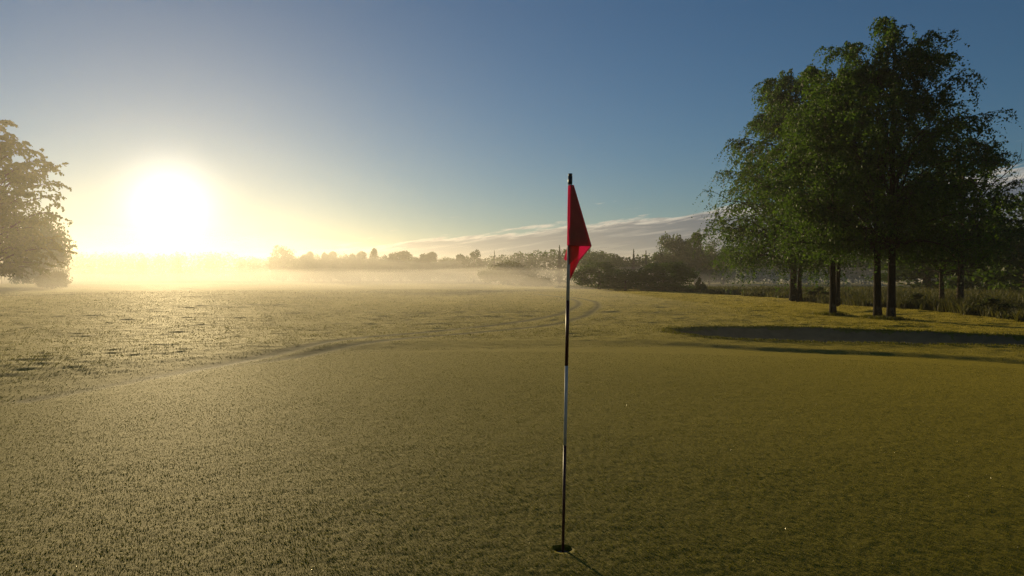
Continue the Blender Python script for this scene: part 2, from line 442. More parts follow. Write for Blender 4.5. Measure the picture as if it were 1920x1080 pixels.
# ------------------------------------------------------------------ ground sheet
def build_ground():
    fine = np.arange(-40, 40.001, 0.1)
    coarse_l = np.arange(-180, -40, 4.0)
    coarse_r = np.arange(44, 180, 4.0)
    ang = np.radians(np.concatenate([coarse_l, fine, coarse_r]))
    rad = [0.25]
    while rad[-1] < 2.3: rad.append(rad[-1] * 1.10)
    while rad[-1] < 100: rad.append(rad[-1] * 1.0048)
    while rad[-1] < 1100: rad.append(rad[-1] * 1.03)
    rad = np.array(rad)
    RR, AA = np.meshgrid(rad, ang, indexing='ij')
    X = RR * np.sin(AA); Y = RR * np.cos(AA)
    nr, na = X.shape
    Z, out, wall, tr = terrain(X, Y)
    V = np.stack([X, Y, Z], -1).reshape(-1, 3)
    idx = np.arange(nr * na).reshape(nr, na)
    nxt = np.roll(idx, -1, axis=1)
    quads = np.stack([idx[:-1], nxt[:-1], nxt[1:], idx[1:]], -1)    # (nr-1, na, 4)
    # cut a block of cells round the hole and stitch it to a circle
    dx = np.hypot(X - HOLE[0], Y - HOLE[1])
    w = 0.10
    ci = np.where((np.abs(X - HOLE[0]) < w) & (np.abs(Y - HOLE[1]) < w))
    i0, i1 = ci[0].min(), ci[0].max(); j0, j1 = ci[1].min(), ci[1].max()
    keep = np.ones((nr - 1, na), dtype=bool); keep[i0:i1, j0:j1] = False
    faces = quads[keep]
    loop = list(idx[i0, j0:j1]) + list(idx[i0:i1, j1]) + list(idx[i1, j1:j0:-1]) + list(idx[i1:i0:-1, j0])
    loop = np.array(loop); L = V[loop]
    a = np.arctan2(L[:, 1] - HOLE[1], L[:, 0] - HOLE[0])
    hz = ground_z(*HOLE)
    rings = [loop]; newV = []; base = len(V); k = len(loop)
    circ = np.stack([HOLE[0] + HOLE_R * np.cos(a), HOLE[1] + HOLE_R * np.sin(a), np.full(k, hz)], -1)
    for f in (0.33, 0.66, 1.0):
        ringp = L * (1 - f) + circ * f
        jig = 0.0016 * (1 if f < 1 else 0.9)
        ringp[:, 2] += jig * vnoise(ringp[:, 0] / 0.02, ringp[:, 1] / 0.02, 31)
        newV.append(ringp)
    low = circ.copy(); low[:, 2] -= 0.03; newV.append(low)
    for q in range(len(newV)):
        rings.append(np.arange(base + q * k, base + (q + 1) * k))
    V = np.concatenate([V] + newV)
    st = []
    for q in range(len(rings) - 1):
        A_, B_ = rings[q], rings[q + 1]
        st.append(np.stack([A_, B_, np.roll(B_, -1), np.roll(A_, -1)], -1))
    st = np.concatenate(st)
    # centre fan under the camera
    V = np.concatenate([V, [[0, 0, 0]]]); c = len(V) - 1
    fan = np.stack([np.full(na, c), nxt[0], idx[0]], -1)
    pad = np.zeros(len(V) - nr * na)
    me = mesh_np('ground', V, [faces[:, ::-1], st, fan],
                 dict(fairway=('POINT', np.concatenate([out.ravel(), pad])), track=('POINT', np.concatenate([np.clip(tr, 0, 1).ravel(), pad]))), smooth=True)
    o = link('ground', me, M['turf'])
    tag(o, kind='structure')
    # make sure normals face up
    n = np.zeros(len(me.polygons) * 3, dtype=np.float32); me.polygons.foreach_get('normal', n)
    if n.reshape(-1, 3)[:1000, 2].mean() < 0: me.flip_normals()
    return o
build_ground()

def build_sand():
    xs = np.arange(3.6, 17.6, 0.12); ys = np.arange(13.2, 23.0, 0.12)
    X, Y = np.meshgrid(xs, ys, indexing='ij')
    Z, out, wall, tr = terrain(X, Y, False)
    db = sdist(X, Y, BUNKER)
    inside = db < -0.16 + 0.08 * vnoise(X * 2, Y * 2, 41)
    Z = Z + 0.012 + 0.012 * vnoise(X / 0.3, Y / 0.3, 42) + 0.01 * vnoise(X / 0.13, Y / 0.13, 43) + 0.012
    idx = np.arange(X.size).reshape(X.shape)
    q = np.stack([idx[:-1, :-1], idx[1:, :-1], idx[1:, 1:], idx[:-1, 1:]], -1)
    k = inside[:-1, :-1] & inside[1:, :-1] & inside[1:, 1:] & inside[:-1, 1:]
    me = mesh_np('sand', np.stack([X, Y, Z], -1).reshape(-1, 3), q[k], smooth=True)
    tag(link('bunker_sand', me, M['sand']), kind='structure')
build_sand()

# ------------------------------------------------------------------ grass that stands up
rs = np.random.RandomState(7)
def blades(name, x, y, z, h, w, lean=0.5, mat='blade', curve=0.5, tint=None):
    n = len(x)
    th = rs.rand(n) * 2 * math.pi
    face = rs.rand(n) * math.pi
    ux, uy = np.cos(face) * w * 0.5, np.sin(face) * w * 0.5
    lx, ly = np.cos(th) * h * lean * rs.rand(n), np.sin(th) * h * lean * rs.rand(n)
    V = np.zeros((n, 5, 3))
    V[:, 0] = np.stack([x - ux, y - uy, z - 0.004], -1); V[:, 1] = np.stack([x + ux, y + uy, z - 0.004], -1)
    mx, my, mz = x + lx * 0.35, y + ly * 0.35, z + h * 0.55
    V[:, 2] = np.stack([mx + ux * 0.8, my + uy * 0.8, mz], -1); V[:, 3] = np.stack([mx - ux * 0.8, my - uy * 0.8, mz], -1)
    V[:, 4] = np.stack([x + lx, y + ly, z + h * (1 - 0.25 * lean)], -1)
    b = np.arange(n)[:, None] * 5
    quad = b + np.array([[0, 1, 2, 3]]); tri = b + np.array([[3, 2, 4]])
    tt = rs.rand(n) if tint is None else tint
    me = mesh_np(name, V.reshape(-1, 3), [quad, tri], dict(tint=('FACE', np.concatenate([tt, tt]))))
    return link(name, me, M[mat])

def polar_scatter(n, r0, r1, a0, a1, power=1.0):
    a = np.radians(a0 + (a1 - a0) * rs.rand(n))
    u = rs.rand(n)
    r = np.exp(math.log(r0) + (math.log(r1) - math.log(r0)) * u ** power)
    return r * np.sin(a), r * np.cos(a), r

def build_grass():
    # putting green: short upright tips catching the light
    x, y, r = polar_scatter(420000, 2.6, 15.0, -42, 42)
    dg = sdist(x, y, GREEN)
    k = (dg < 0.15) & (np.hypot(x - HOLE[0], y - HOLE[1]) > HOLE_R + 0.006)
    x, y, r = x[k], y[k], r[k]
    z = terrain(x, y)[0]
    patch = 0.5 + 0.5 * vnoise(x / 0.05, y / 0.05, 51) * 0.8 + 0.3 * vnoise(x / 0.4, y / 0.4, 52)
    h = (0.002 + 0.0025 * rs.rand(len(x))) * (0.6 + 0.6 * np.clip(patch, 0, 1.3)) * (1 + r / 25)
    w = (0.0018 + 0.0014 * rs.rand(len(x))) * (1 + r / 8)
    tag(blades('green_turf', x, y, z, h, w, 0.6), kind='stuff')
    # fairway and collar
    x, y, r = polar_scatter(330000, 6.0, 85.0, -42, 42, 0.9)
    dg = sdist(x, y, GREEN); db = sdist(x, y, BUNKER)
    tr_d = np.minimum(linedist(x, y, TRACK_A), linedist(x, y, TRACK_B))
    k = (dg > 0.05) & (db > -0.05) & (tr_d > 0.2) & (x < 19.5 + 0.6 * vnoise(y / 3, x * 0, 61))
    x, y, r = x[k], y[k], r[k]
    clump = vnoise(x / 0.5, y / 0.5, 53) * 0.5 + vnoise(x / 1.6, y / 1.6, 54) * 0.5
    k = rs.rand(len(x)) < 0.62 + 0.45 * clump
    x, y, r, clump = x[k], y[k], r[k], clump[k]
    z = terrain(x, y)[0]
    h = (0.009 + 0.013 * rs.rand(len(x))) * (1 + 0.5 * clump) * (1 + r / 45) * (0.35 + 0.65 * smooth(0.5, 4.0, sdist(x, y, GREEN)))
    w = (0.004 + 0.003 * rs.rand(len(x))) * (1 + r / 14)
    tag(blades('fairway_grass', x, y, z, h, w, 0.9), kind='stuff')
    # bunker lip fringe
    n = 7000
    seg = np.concatenate([BUNKER, BUNKER[:1]]); ii = rs.randint(0, len(BUNKER), n); t = rs.rand(n)
    p = seg[ii] * (1 - t[:, None]) + seg[ii + 1] * t[:, None] + rs.normal(0, 0.14, (n, 2))
    x, y = p[:, 0], p[:, 1]
    z = terrain(x, y)[0]
    tag(blades('fringe_grass', x, y, z, 0.02 + 0.05 * rs.rand(n), 0.010 + 0.008 * rs.rand(n), 0.9), kind='stuff')
    # longer tufts the mower leaves round the trunks
    xs_, ys_ = [], []
    for px, py in ((1562, 591), (1646, 596), (1671, 598)):
        cx_, cy_ = gp(px, py); a_ = rs.rand(900) * 6.283; q_ = 0.12 + np.abs(rs.normal(0, 0.28, 900))
        xs_.append(cx_ + q_ * np.cos(a_)); ys_.append(cy_ + q_ * np.sin(a_))
    x = np.concatenate(xs_); y = np.concatenate(ys_); z = terrain(x, y)[0]
    tag(blades('tuft_grass', x, y, z, 0.06 + 0.13 * rs.rand(len(x)), 0.010 + 0.008 * rs.rand(len(x)), 0.8), kind='stuff')
    # tall unmown grass right of the mown edge
    n = 110000
    y = np.exp(math.log(20) + (math.log(110) - math.log(20)) * rs.rand(n) ** 0.9)
    edge = 18.6 + 0.5 * vnoise(y / 2.5, y * 0, 62) + 0.3 * vnoise(y / 0.8, y * 0, 63) + np.clip(y - 62, 0, 100) * -0.25
    x = edge + np.abs(rs.rand(n)) ** 1.9 * 42
    cl = vnoise(x / 1.3, y / 1.3, 64) * 0.6 + vnoise(x / 4, y / 4, 65) * 0.6
    k = rs.rand(n) < 0.75 + 0.5 * cl; x, y, cl = x[k], y[k], cl[k]
    z = terrain(x, y, False)[0]
    h = (0.22 + 0.38 * rs.rand(len(x)) ** 1.5) * (1 + 0.55 * cl)
    w = (0.012 + 0.014 * rs.rand(len(x))) * (1 + y / 60)
    tag(blades('meadow_grass', x, y, z, h, w, 0.8, 'straw'), kind='stuff')
build_grass()

def build_dew():
    x, y, r = polar_scatter(16000, 3.0, 24.0, -40, 40)
    z = terrain(x, y)[0]
    n = len(x); sz = (0.0012 + 0.0016 * rs.rand(n)) * (1 + r / 14)
    C = np.stack([x, y, z + 0.009], -1)
    me = leaf_mesh('dew_drops', C, sz, rs, rs.rand(n), 1.0)
    tag(link('dew_drops', me, M['dew']), kind='stuff')

# ------------------------------------------------------------------ trees
class Tubes:
    def __init__(s, sides=6): s.V = []; s.F = []; s.n = 0; s.k = sides
    def add(s, pts, rad, sides=None):
        k = sides or s.k
        pts = np.asarray(pts, dtype=float); m = len(pts)
        tang = np.gradient(pts, axis=0); tang /= np.linalg.norm(tang, axis=1)[:, None] + 1e-9
        ref = np.array([0.31, 0.95, 0.05]) if abs(tang[0, 2]) > 0.8 else np.array([0, 0, 1.0])
        u = np.cross(tang, ref); u /= np.linalg.norm(u, axis=1)[:, None] + 1e-9
        v = np.cross(tang, u)
        a = np.arange(k) / k * 2 * math.pi
        ring = pts[:, None] + np.asarray(rad)[:, None, None] * (np.cos(a)[None, :, None] * u[:, None] + np.sin(a)[None, :, None] * v[:, None])
        idx = s.n + np.arange(m * k).reshape(m, k); nx = np.roll(idx, -1, axis=1)
        s.V.append(ring.reshape(-1, 3)); s.F.append(np.stack([idx[:-1], nx[:-1], nx[1:], idx[1:]], -1).reshape(-1, 4)); s.n += m * k
    def mesh(s, name): return mesh_np(name, np.concatenate(s.V), np.concatenate(s.F), smooth=True)

def bez(a, b, c, s):
    s = np.asarray(s)[:, None]
    return (1 - s) ** 2 * a + 2 * s * (1 - s) * b + s * s * c

def leaf_mesh(name, C, size, rsx, tint, aspect=0.62, hang=0.0):
    n = len(C)
    d = rsx.normal(size=(n, 3)); d[:, 2] -= hang; d /= np.linalg.norm(d, axis=1)[:, None]
    e = np.cross(d, rsx.normal(size=(n, 3))); e /= np.linalg.norm(e, axis=1)[:, None] + 1e-9
    size = np.asarray(size)[:, None]
    V = np.stack([C + d * size * 0.5, C + e * size * 0.5 * aspect, C - d * size * 0.5, C - e * size * 0.5 * aspect], 1)
    return mesh_np(name, V.reshape(-1, 3), np.arange(n * 4).reshape(n, 4), dict(tint=('FACE', tint)))

def birch(label, base, H, prof, r0, seed, crown_t0=0.2, lean=(0, 0), nlimb=38, nsub=8, ntwig=9, nleaf=13, bare=None, stems=None,
          group=None, leafsize=0.10, mat='birch_leaf', bark='birch_bark', name='birch_tree', droop=1.0, cat='tree', twig=1.0, zmin=1.6):
    rr = np.random.RandomState(seed)
    root = empty(name, base); tag(root, label, cat, group)
    trunk = Tubes(10); br = Tubes(5)
    def axis(t):
        t = np.asarray(t, dtype=float)
        return np.stack([lean[0] * t ** 1.3 * H + 0.10 * np.sin(t * 5 + seed) * t, lean[1] * t * H + 0.10 * np.cos(t * 4 + seed) * t, t * H], -1)
    ts = np.concatenate([[-0.02, 0.0, 0.008, 0.02, 0.04], np.linspace(0.07, 0.9, 14)])
    tr = r0 * (1 - np.clip(ts, 0, 1)) ** 0.9 + 0.012
    tr *= 1 + 0.35 * np.exp(-np.clip(ts, 0, 1) * H / 0.22)
    trunk.add(axis(ts), tr)
    tpx = np.array([p[0] for p in prof]); tl = np.array([p[1] for p in prof]); tR = np.array([p[2] for p in prof])
    LC = []; LS = []
    starts, dirs, lens = [], [], []
    for i in range(nlimb):
        t = crown_t0 + (1.0 - crown_t0) * ((i + rr.rand()) / nlimb)
        az = i * 2.399963 + rr.normal(0, 0.35)
        ca, sa = math.cos(az), math.sin(az)
        Rl, Rr = np.interp(t, tpx, tl), np.interp(t, tpx, tR)
        Rad = (Rl * (1 - ca) / 2 + Rr * (1 + ca) / 2) * (0.70 + 0.42 * rr.rand())
        ta = max(crown_t0 * 0.95 + 0.03 * rr.rand(), min(0.86, t - (0.10 + 0.45 * Rad / H) * (0.8 + 0.4 * rr.rand())))
        a = axis([ta])[0]
        tip = axis([t])[0] + np.array([ca * Rad, sa * Rad, rr.normal(0, 0.45)])
        ctl = a * 0.45 + tip * 0.55; ctl[2] = max(a[2], tip[2]) * 0.5 + tip[2] * 0.5 + 0.18 * Rad * droop
        S = np.linspace(0, 1, 8); pts = bez(a, ctl, tip, S)
        rl = max(0.016, r0 * 0.42 * (1 - ta) * min(1, Rad / 2.0 + 0.3))
        br.add(pts, rl * (1 - 0.85 * S) + 0.004)
        for j in range(nsub):
            s0 = 0.22 + 0.78 * (j + rr.rand()) / nsub
            p0 = bez(a, ctl, tip, [s0])[0]
            az2 = az + rr.choice([-1, 1]) * (0.35 + 0.9 * rr.rand()) * (1.05 - 0.4 * s0)
            L2 = (0.22 + 0.26 * rr.rand()) * Rad * (1.15 - 0.55 * s0) + 0.25
            end = p0 + np.array([math.cos(az2) * L2, math.sin(az2) * L2, rr.normal(0.04, 0.45) * L2 - 0.22 * L2 * droop * s0])
            mid = (p0 + end) / 2 + np.array([0, 0, 0.16 * L2])
            S2 = np.linspace(0, 1, 5); q = bez(p0, mid, end, S2)
            br.add(q, (0.30 * rl * (1 - 0.5 * s0)) * (1 - 0.8 * S2) + 0.0035, 4)
            for k in range(ntwig):
                s1 = 0.12 + 0.88 * (k + rr.rand()) / ntwig
                starts.append(bez(p0, mid, end, [s1])[0])
                o = rr.normal(size=3); o /= np.linalg.norm(o); o[2] *= 0.6
                o[:2] += 0.45 * np.array([math.cos(az2), math.sin(az2)])
                dirs.append(o); lens.append((0.32 + 0.70 * rr.rand()) * (0.8 + 0.5 * (1 - t)) * twig)
        
    starts = np.array(starts); dirs = np.array(dirs); lens = np.array(lens)
    keep = starts[:, 2] > zmin + rr.rand(len(starts)) * 0.6
    starts, dirs, lens = starts[keep], dirs[keep], lens[keep]
    n = len(starts)
    s = (np.arange(nleaf)[None, :] + rr.rand(n, nleaf)) / nleaf
    pos = starts[:, None] + dirs[:, None] * (lens[:, None] * s * 0.62)[..., None]
    pos[..., 2] -= lens[:, None] * 0.75 * droop * s ** 1.7
    pos += rr.normal(0, 0.035, pos.shape)
    tw_t = rr.rand(n)
    tint = np.clip(tw_t[:, None] * 0.55 + rr.rand(n, nleaf) * 0.45, 0, 1)
    C = pos.reshape(-1, 3)
    sz = leafsize * 0.86 * np.exp(rr.normal(0, 0.32, len(C)))
    for st in (stems or []):
        P = np.asarray(st[0], dtype=float); S = np.linspace(0, 1, len(P))
        cp = catmull(P, 5); S = np.linspace(0, 1, len(cp))
        rad = st[1] * (1 - 0.75 * S) * (1 + 0.6 * np.exp(-(cp[:, 2] - cp[0, 2]) / 0.2)) + 0.006
        so = Tubes(8); so.add(cp, rad)
        link('stem', so.mesh('stem'), M[st[2]], root)
    link('trunk', trunk.mesh('trunk'), M[bark], root)
    for bpts in (bare or []):
        cp = catmull(np.asarray(bpts, dtype=float), 4)
        br.add(cp, np.linspace(0.045, 0.008, len(cp)), 5)
        for q in range(9):
            i = rr.randint(len(cp) // 3, len(cp)); d = rr.normal(size=3) * 0.5; d[0] += 0.5; d[2] = abs(d[2]) + 0.3
            e = cp[i] + d * (0.5 + rr.rand() * 0.7)
            br.add(bez(cp[i], (cp[i] + e) / 2 + rr.normal(0, 0.08, 3), e, np.linspace(0, 1, 4)), np.linspace(0.014, 0.004, 4), 4)
    link('branches', br.mesh('branches'), M['twig'], root)
    link('crown', leaf_mesh('crown', C, sz, rr, tint.ravel(), hang=0.6 * droop), M[mat], root)
    return root

def lobed_crown(lobes, nsub, nleaf, size, seed, sub_r=(0.28, 0.5), fill=0.5, jag=0.12):
    """leaf clumps on many small sub-lobes spread over the main lobes"""
    rr = np.random.RandomState(seed); C = []; T = []
    for (c, rad) in lobes:
        c = np.asarray(c, dtype=float); rad = np.asarray(rad, dtype=float)
        for i in range(nsub):
            d = rr.normal(size=3); d /= np.linalg.norm(d); d[2] = d[2] * 0.9 + 0.08
            cc = c + d * rad * (fill + (1 - fill) * rr.rand() ** 0.5) * 0.85
            sr = rad * (sub_r[0] + (sub_r[1] - sub_r[0]) * rr.rand()); sr[2] *= 0.8
            k = max(6, int(nleaf / nsub * (0.6 + 0.8 * rr.rand())))
            p = rr.normal(size=(k, 3)); p /= np.linalg.norm(p, axis=1)[:, None]
            p *= (0.45 + 0.6 * rr.rand(k) ** 0.7)[:, None]
            q = cc + p * sr + rr.normal(0, jag, (k, 3)) * size * 3
            C.append(q); T.append(np.clip(rr.rand() * 0.55 + rr.rand(k) * 0.45, 0, 1))
    return np.concatenate(C), np.concatenate(T), rr

def far_variant(kind, seed):
    """unit-size tree meshes (height 1): returns trunk mesh, crown mesh, material keys"""
    rr = np.random.RandomState(seed)
    tub = Tubes(6)
    if kind == 'conifer':
        C = []; n = 1500
        z = 0.08 + 0.92 * rr.rand(n) ** 1.25
        tiers = 0.75 + 0.25 * np.sin(z * 55)
        r_ = (1.0 - z) ** 0.85 * 0.20 * tiers * (0.35 + 0.65 * rr.rand(n) ** 0.5)
        a = rr.rand(n) * 2 * math.pi
        C = np.stack([r_ * np.cos(a), r_ * np.sin(a), z - r_ * 0.35], -1)
        me = leaf_mesh('conifer_crown', C, 0.045 * (0.6 + 0.8 * rr.rand(n)), rr, rr.rand(n), 0.5, 0.2)
        tub.add([(0, 0, -0.03), (0, 0, 0.5), (0, 0, 0.98)], [0.02, 0.013, 0.003])
        return tub.mesh('conifer_trunk'), me, 'conifer'
    if kind == 'round':
        lobes = [((0, 0, 0.62), (0.36, 0.36, 0.34)), ((-0.17, 0.05, 0.45), (0.30, 0.27, 0.30)), ((0.2, 0, 0.42), (0.30, 0.27, 0.30)), ((0, 0, 0.2), (0.38, 0.3, 0.2))]; nl = 1500
    elif kind == 'tall':
        lobes = [((0, 0, 0.72), (0.22, 0.22, 0.28)), ((-0.08, 0, 0.48), (0.26, 0.26, 0.26)), ((0.10, 0.03, 0.42), (0.25, 0.25, 0.25)), ((0.05, 0, 0.88), (0.12, 0.12, 0.12)), ((0, 0, 0.2), (0.32, 0.3, 0.2))]; nl = 1400
    elif kind == 'airy':
        lobes = [((0.05, 0, 0.82), (0.16, 0.16, 0.15)), ((-0.20, 0, 0.62), (0.16, 0.16, 0.14)), ((0.24, 0, 0.60), (0.16, 0.16, 0.15)), ((0, 0, 0.42), (0.3, 0.3, 0.2)), ((0, 0, 0.2), (0.34, 0.3, 0.2))]; nl = 420
    elif kind == 'broad':
        lobes = [((-0.22, 0, 0.58), (0.28, 0.28, 0.34)), ((0.12, 0.05, 0.66), (0.28, 0.28, 0.32)), ((0.36, 0, 0.48), (0.24, 0.24, 0.26)), ((-0.40, 0, 0.40), (0.2, 0.2, 0.26)), ((0, 0, 0.3), (0.45, 0.35, 0.22)), ((0, 0, 0.14), (0.5, 0.35, 0.16))]; nl = 1700
    elif kind == 'bush':
        lobes = [((0, 0, 0.5), (0.55, 0.5, 0.42)), ((-0.35, 0, 0.36), (0.38, 0.38, 0.34)), ((0.38, 0, 0.38), (0.40, 0.38, 0.36)), ((0.1, -0.1, 0.22), (0.75, 0.5, 0.24))]; nl = 1700
    elif kind == 'sapling':
        lobes = [((0, 0, 0.75), (0.10, 0.10, 0.22)), ((-0.18, 0, 0.45), (0.14, 0.12, 0.2)), ((0.22, 0, 0.40), (0.16, 0.12, 0.2)), ((0.42, 0, 0.22), (0.16, 0.12, 0.16)), ((0, 0, 0.2), (0.3, 0.2, 0.18))]; nl = 260
    sz = {'bush': 0.055, 'airy': 0.05, 'sapling': 0.09, 'broad': 0.042, 'round': 0.042, 'tall': 0.042}[kind]
    C, T, r2 = lobed_crown(lobes, 22, nl, sz, seed, jag=0.14)
    C[:, 2] = np.maximum(C[:, 2], 0.02 if kind in ('bush', 'sapling') else 0.05)
    me = leaf_mesh(kind + '_crown', C, sz * (0.6 + 0.8 * r2.rand(len(C))), r2, T, 0.7)
    tub.add([(0, 0, -0.03), (0.01, 0, 0.2), (0, 0, 0.62)], [0.032, 0.022, 0.008])
    for (c, rad) in lobes:
        c = np.array(c); tub.add(bez(np.array([0.005, 0, 0.22]), np.array([c[0] * 0.4, c[1] * 0.4, c[2] * 0.7]), c, np.linspace(0, 1, 5)), np.linspace(0.014, 0.003, 5), 5)
    return tub.mesh(kind + '_trunk'), me, ('bush_leaf' if kind in ('bush', 'sapling') else 'tree_leaf')

VAR = {}
def far_tree(name, kind, label, px, top, Y, width=None, group=None, cat='tree', seed=0, bottom=None):
    """px: crown centre column; top: row of its top in the photo; Y: distance"""
    key = (kind, seed)
    if key not in VAR: VAR[key] = far_variant(kind, 100 + seed * 17 + len(kind))
    tm, cm, mk = VAR[key]
    x = (px - 960) / F * Y
    gz = ground_z(x, Y)
    H = EYE + (HZ - top) / F * Y - gz
    root = empty(name, (x, Y, gz))
    base_w = {'conifer': 0.40, 'round': 0.85, 'tall': 0.62, 'airy': 0.75, 'broad': 1.2, 'bush': 1.7, 'sapling': 0.9}[kind]
    sx = H if width is None else (width / F * Y) / base_w
    root.scale = (sx, (sx + H) / 2 if kind != 'bush' else sx * 0.8, H)
    root.rotation_euler = (0, 0, random.Random(px * 7 + seed).uniform(-0.5, 0.5))
    tag(root, label, cat, group)
    for nm, me, mt in (('trunk' if kind not in ('bush', 'sapling') else 'stem', tm, 'bark'), ('crown' if kind not in ('bush', 'sapling') else 'foliage', cm, mk)):
        o = bpy.data.objects.new(nm, me); COL.objects.link(o); o.parent = root
        if not me.materials: me.materials.append(M[mt])
    return root

build_dew()

# --- the group of birches on the right
def gxyz(px, py):
    x, y = gp(px, py); return (x, y, ground_z(x, y) - 0.02)
# left foreground birch
bA = gxyz(1562, 591)
birch('slim birch in the mown grass, first trunk behind the bunker', bA, 10.3,
      [(0.10, 1.2, 1.4), (0.2, 3.0, 2.6), (0.45, 3.5, 3.0), (0.65, 3.0, 2.8), (0.85, 1.9, 2.0), (1.0, 0.5, 0.6)], 0.118, 3, 0.24, (-0.01, 0.01), nlimb=54, nleaf=14, leafsize=0.095, zmin=2.3)
# the two thick trunks
bB = gxyz(1646, 596)
birch('thick dark birch trunk, left one of the close pair behind the bunker', bB, 10.3,
      [(0.13, 1.4, 1.4), (0.25, 2.8, 2.6), (0.5, 3.2, 2.8), (0.7, 2.8, 2.5), (0.88, 1.8, 1.7), (1.0, 0.5, 0.6)], 0.138, 5, 0.25, (-0.006, 0.01), nlimb=54, nleaf=14, leafsize=0.095, zmin=2.3)
bC = gxyz(1671, 598)
birch('thick leaning birch, right one of the close pair and tallest crown', bC, 11.0,
      [(0.13, 1.2, 2.0), (0.25, 2.0, 3.4), (0.45, 2.6, 3.8), (0.6, 2.6, 3.4), (0.74, 2.3, 2.6), (0.9, 1.4, 1.6), (1.0, 0.4, 0.4)], 0.142, 8, 0.24, (0.02, 0.02), nlimb=60, nleaf=14, leafsize=0.095, zmin=2.3)
# back left twin-stemmed birch in the long grass
yD = 45.0; xD = (1487 - 960) / F * yD
birch('twin stemmed birch in the long grass, furthest left of the birch group', (xD, yD, ground_z(xD, yD) - 0.02), 14.6,
      [(0.03, 2.2, 1.2), (0.12, 3.7, 2.4), (0.3, 4.7, 3.0), (0.48, 4.7, 3.2), (0.62, 3.9, 3.2), (0.75, 3.3, 2.8), (0.9, 2.2, 2.0), (1.0, 0.7, 0.8)], 0.21, 13, 0.16, (0.015, 0.0),
      nlimb=100, nleaf=17, leafsize=0.125, zmin=1.2, twig=1.5, droop=1.2,
      stems=[([(0.5, 0.2, -0.1), (0.48, 0.2, 1.2), (0.62, 0.3, 3.0), (0.8, 0.4, 5.5)], 0.17, 'birch_bark'),
             ([(0.22, -0.25, -0.1), (0.05, -0.25, 1.0), (-0.2, -0.3, 2.4), (-0.5, -0.3, 4.2)], 0.07, 'birch_bark')])
# thin leaning white stem behind the slim birch
yG = 37.0; xG = (1571 - 960) / F * yG
birch('thin pale birch leaning right just behind the slim birch trunk', (xG, yG, ground_z(xG, yG) - 0.02), 12.2,
      [(0.15, 1.0, 1.0), (0.3, 2.6, 2.6), (0.65, 2.6, 2.8), (0.85, 1.8, 2.0), (1.0, 0.5, 0.5)], 0.11, 17, 0.26, (0.03, 0.0), nlimb=40, leafsize=0.11, nleaf=11, zmin=2.9)
# right-hand dark tree with a crooked trunk in the long grass
yF = 39.0; xF = (1800 - 960) / F * yF
birch('crooked dark tree in long grass at the right end of the birches', (xF, yF, ground_z(xF, yF) - 0.02), 9.4,
      [(0.12, 1.6, 1.8), (0.25, 2.9, 3.0), (0.5, 3.2, 3.1), (0.7, 2.8, 2.5), (0.88, 1.9, 1.3), (1.0, 0.6, 0.5)], 0.17, 21, 0.24, (0.03, 0.0), nlimb=50, leafsize=0.11, nleaf=11, zmin=2.1,
      bark='bark', mat='tree_leaf', name='broadleaf_tree', droop=0.5,
      bare=[[(0.6, 0, 5.2), (1.5, -0.1, 6.4), (2.4, -0.2, 7.2), (3.1, -0.2, 7.9)], [(0.6, 0, 4.6), (1.8, -0.2, 5.9), (2.7, -0.3, 6.4), (3.4, -0.3, 7.0)],
            [(0.3, 0, 2.0), (1.3, -0.3, 2.7), (2.4, -0.4, 3.0)]])
yH = 42.0; xH = (1766 - 960) / F * yH
birch('small leafy tree between the thick birches and the crooked tree', (xH, yH, ground_z(xH, yH) - 0.02), 7.8,
      [(0.08, 1.4, 1.4), (0.25, 2.4, 2.2), (0.55, 2.6, 2.3), (0.8, 1.6, 1.6), (1.0, 0.4, 0.4)], 0.13, 23, 0.22, (0.0, 0.0), nlimb=42, leafsize=0.12, nleaf=11, zmin=2.0,
      bark='bark', mat='tree_leaf', name='broadleaf_tree', droop=0.6)

# --- woods at the right edge
far_tree('broadleaf_tree', 'round', 'dark rounded tree cut by the right edge of the photo', 1922, 350, 60, 190, seed=1)
far_tree('broadleaf_tree', 'broad', 'dark broad tree seen under the crooked tree at right', 1855, 400, 70, 230, seed=2)
far_tree('broadleaf_tree', 'tall', 'dark tree seen between the birch trunks', 1735, 440, 84, 190, seed=3)

# --- bushes on the far side of the fairway
gB = 'bushes at the far edge of the fairway'
far_tree('bush', 'round', 'rounded bush just right of the flagstick, leftmost of the clump', 1123, 485, 84, 92, gB, 'bush', 21)
far_tree('bush', 'round', 'low pale bush in the middle of the clump right of the flag', 1172, 499, 79, 88, gB, 'bush', 23)
far_tree('bush', 'broad', 'wide dark bush under the tall trees, largest of the clump', 1244, 487, 76, 138, gB, 'bush', 22)
far_tree('bush', 'sapling', 'small spiky sapling at the right foot of the bush clump', 1312, 520, 73, 26, None, 'sapling', 4)
far_tree('bush', 'bush', 'hazy tall bush in the mist left of the flagstick', 952, 485, 150, 130, gB, 'bush', 5)
far_tree('bush', 'bush', 'low bush sloping down to the right, left of the flagstick', 1004, 514, 132, 72, gB, 'bush', 6)

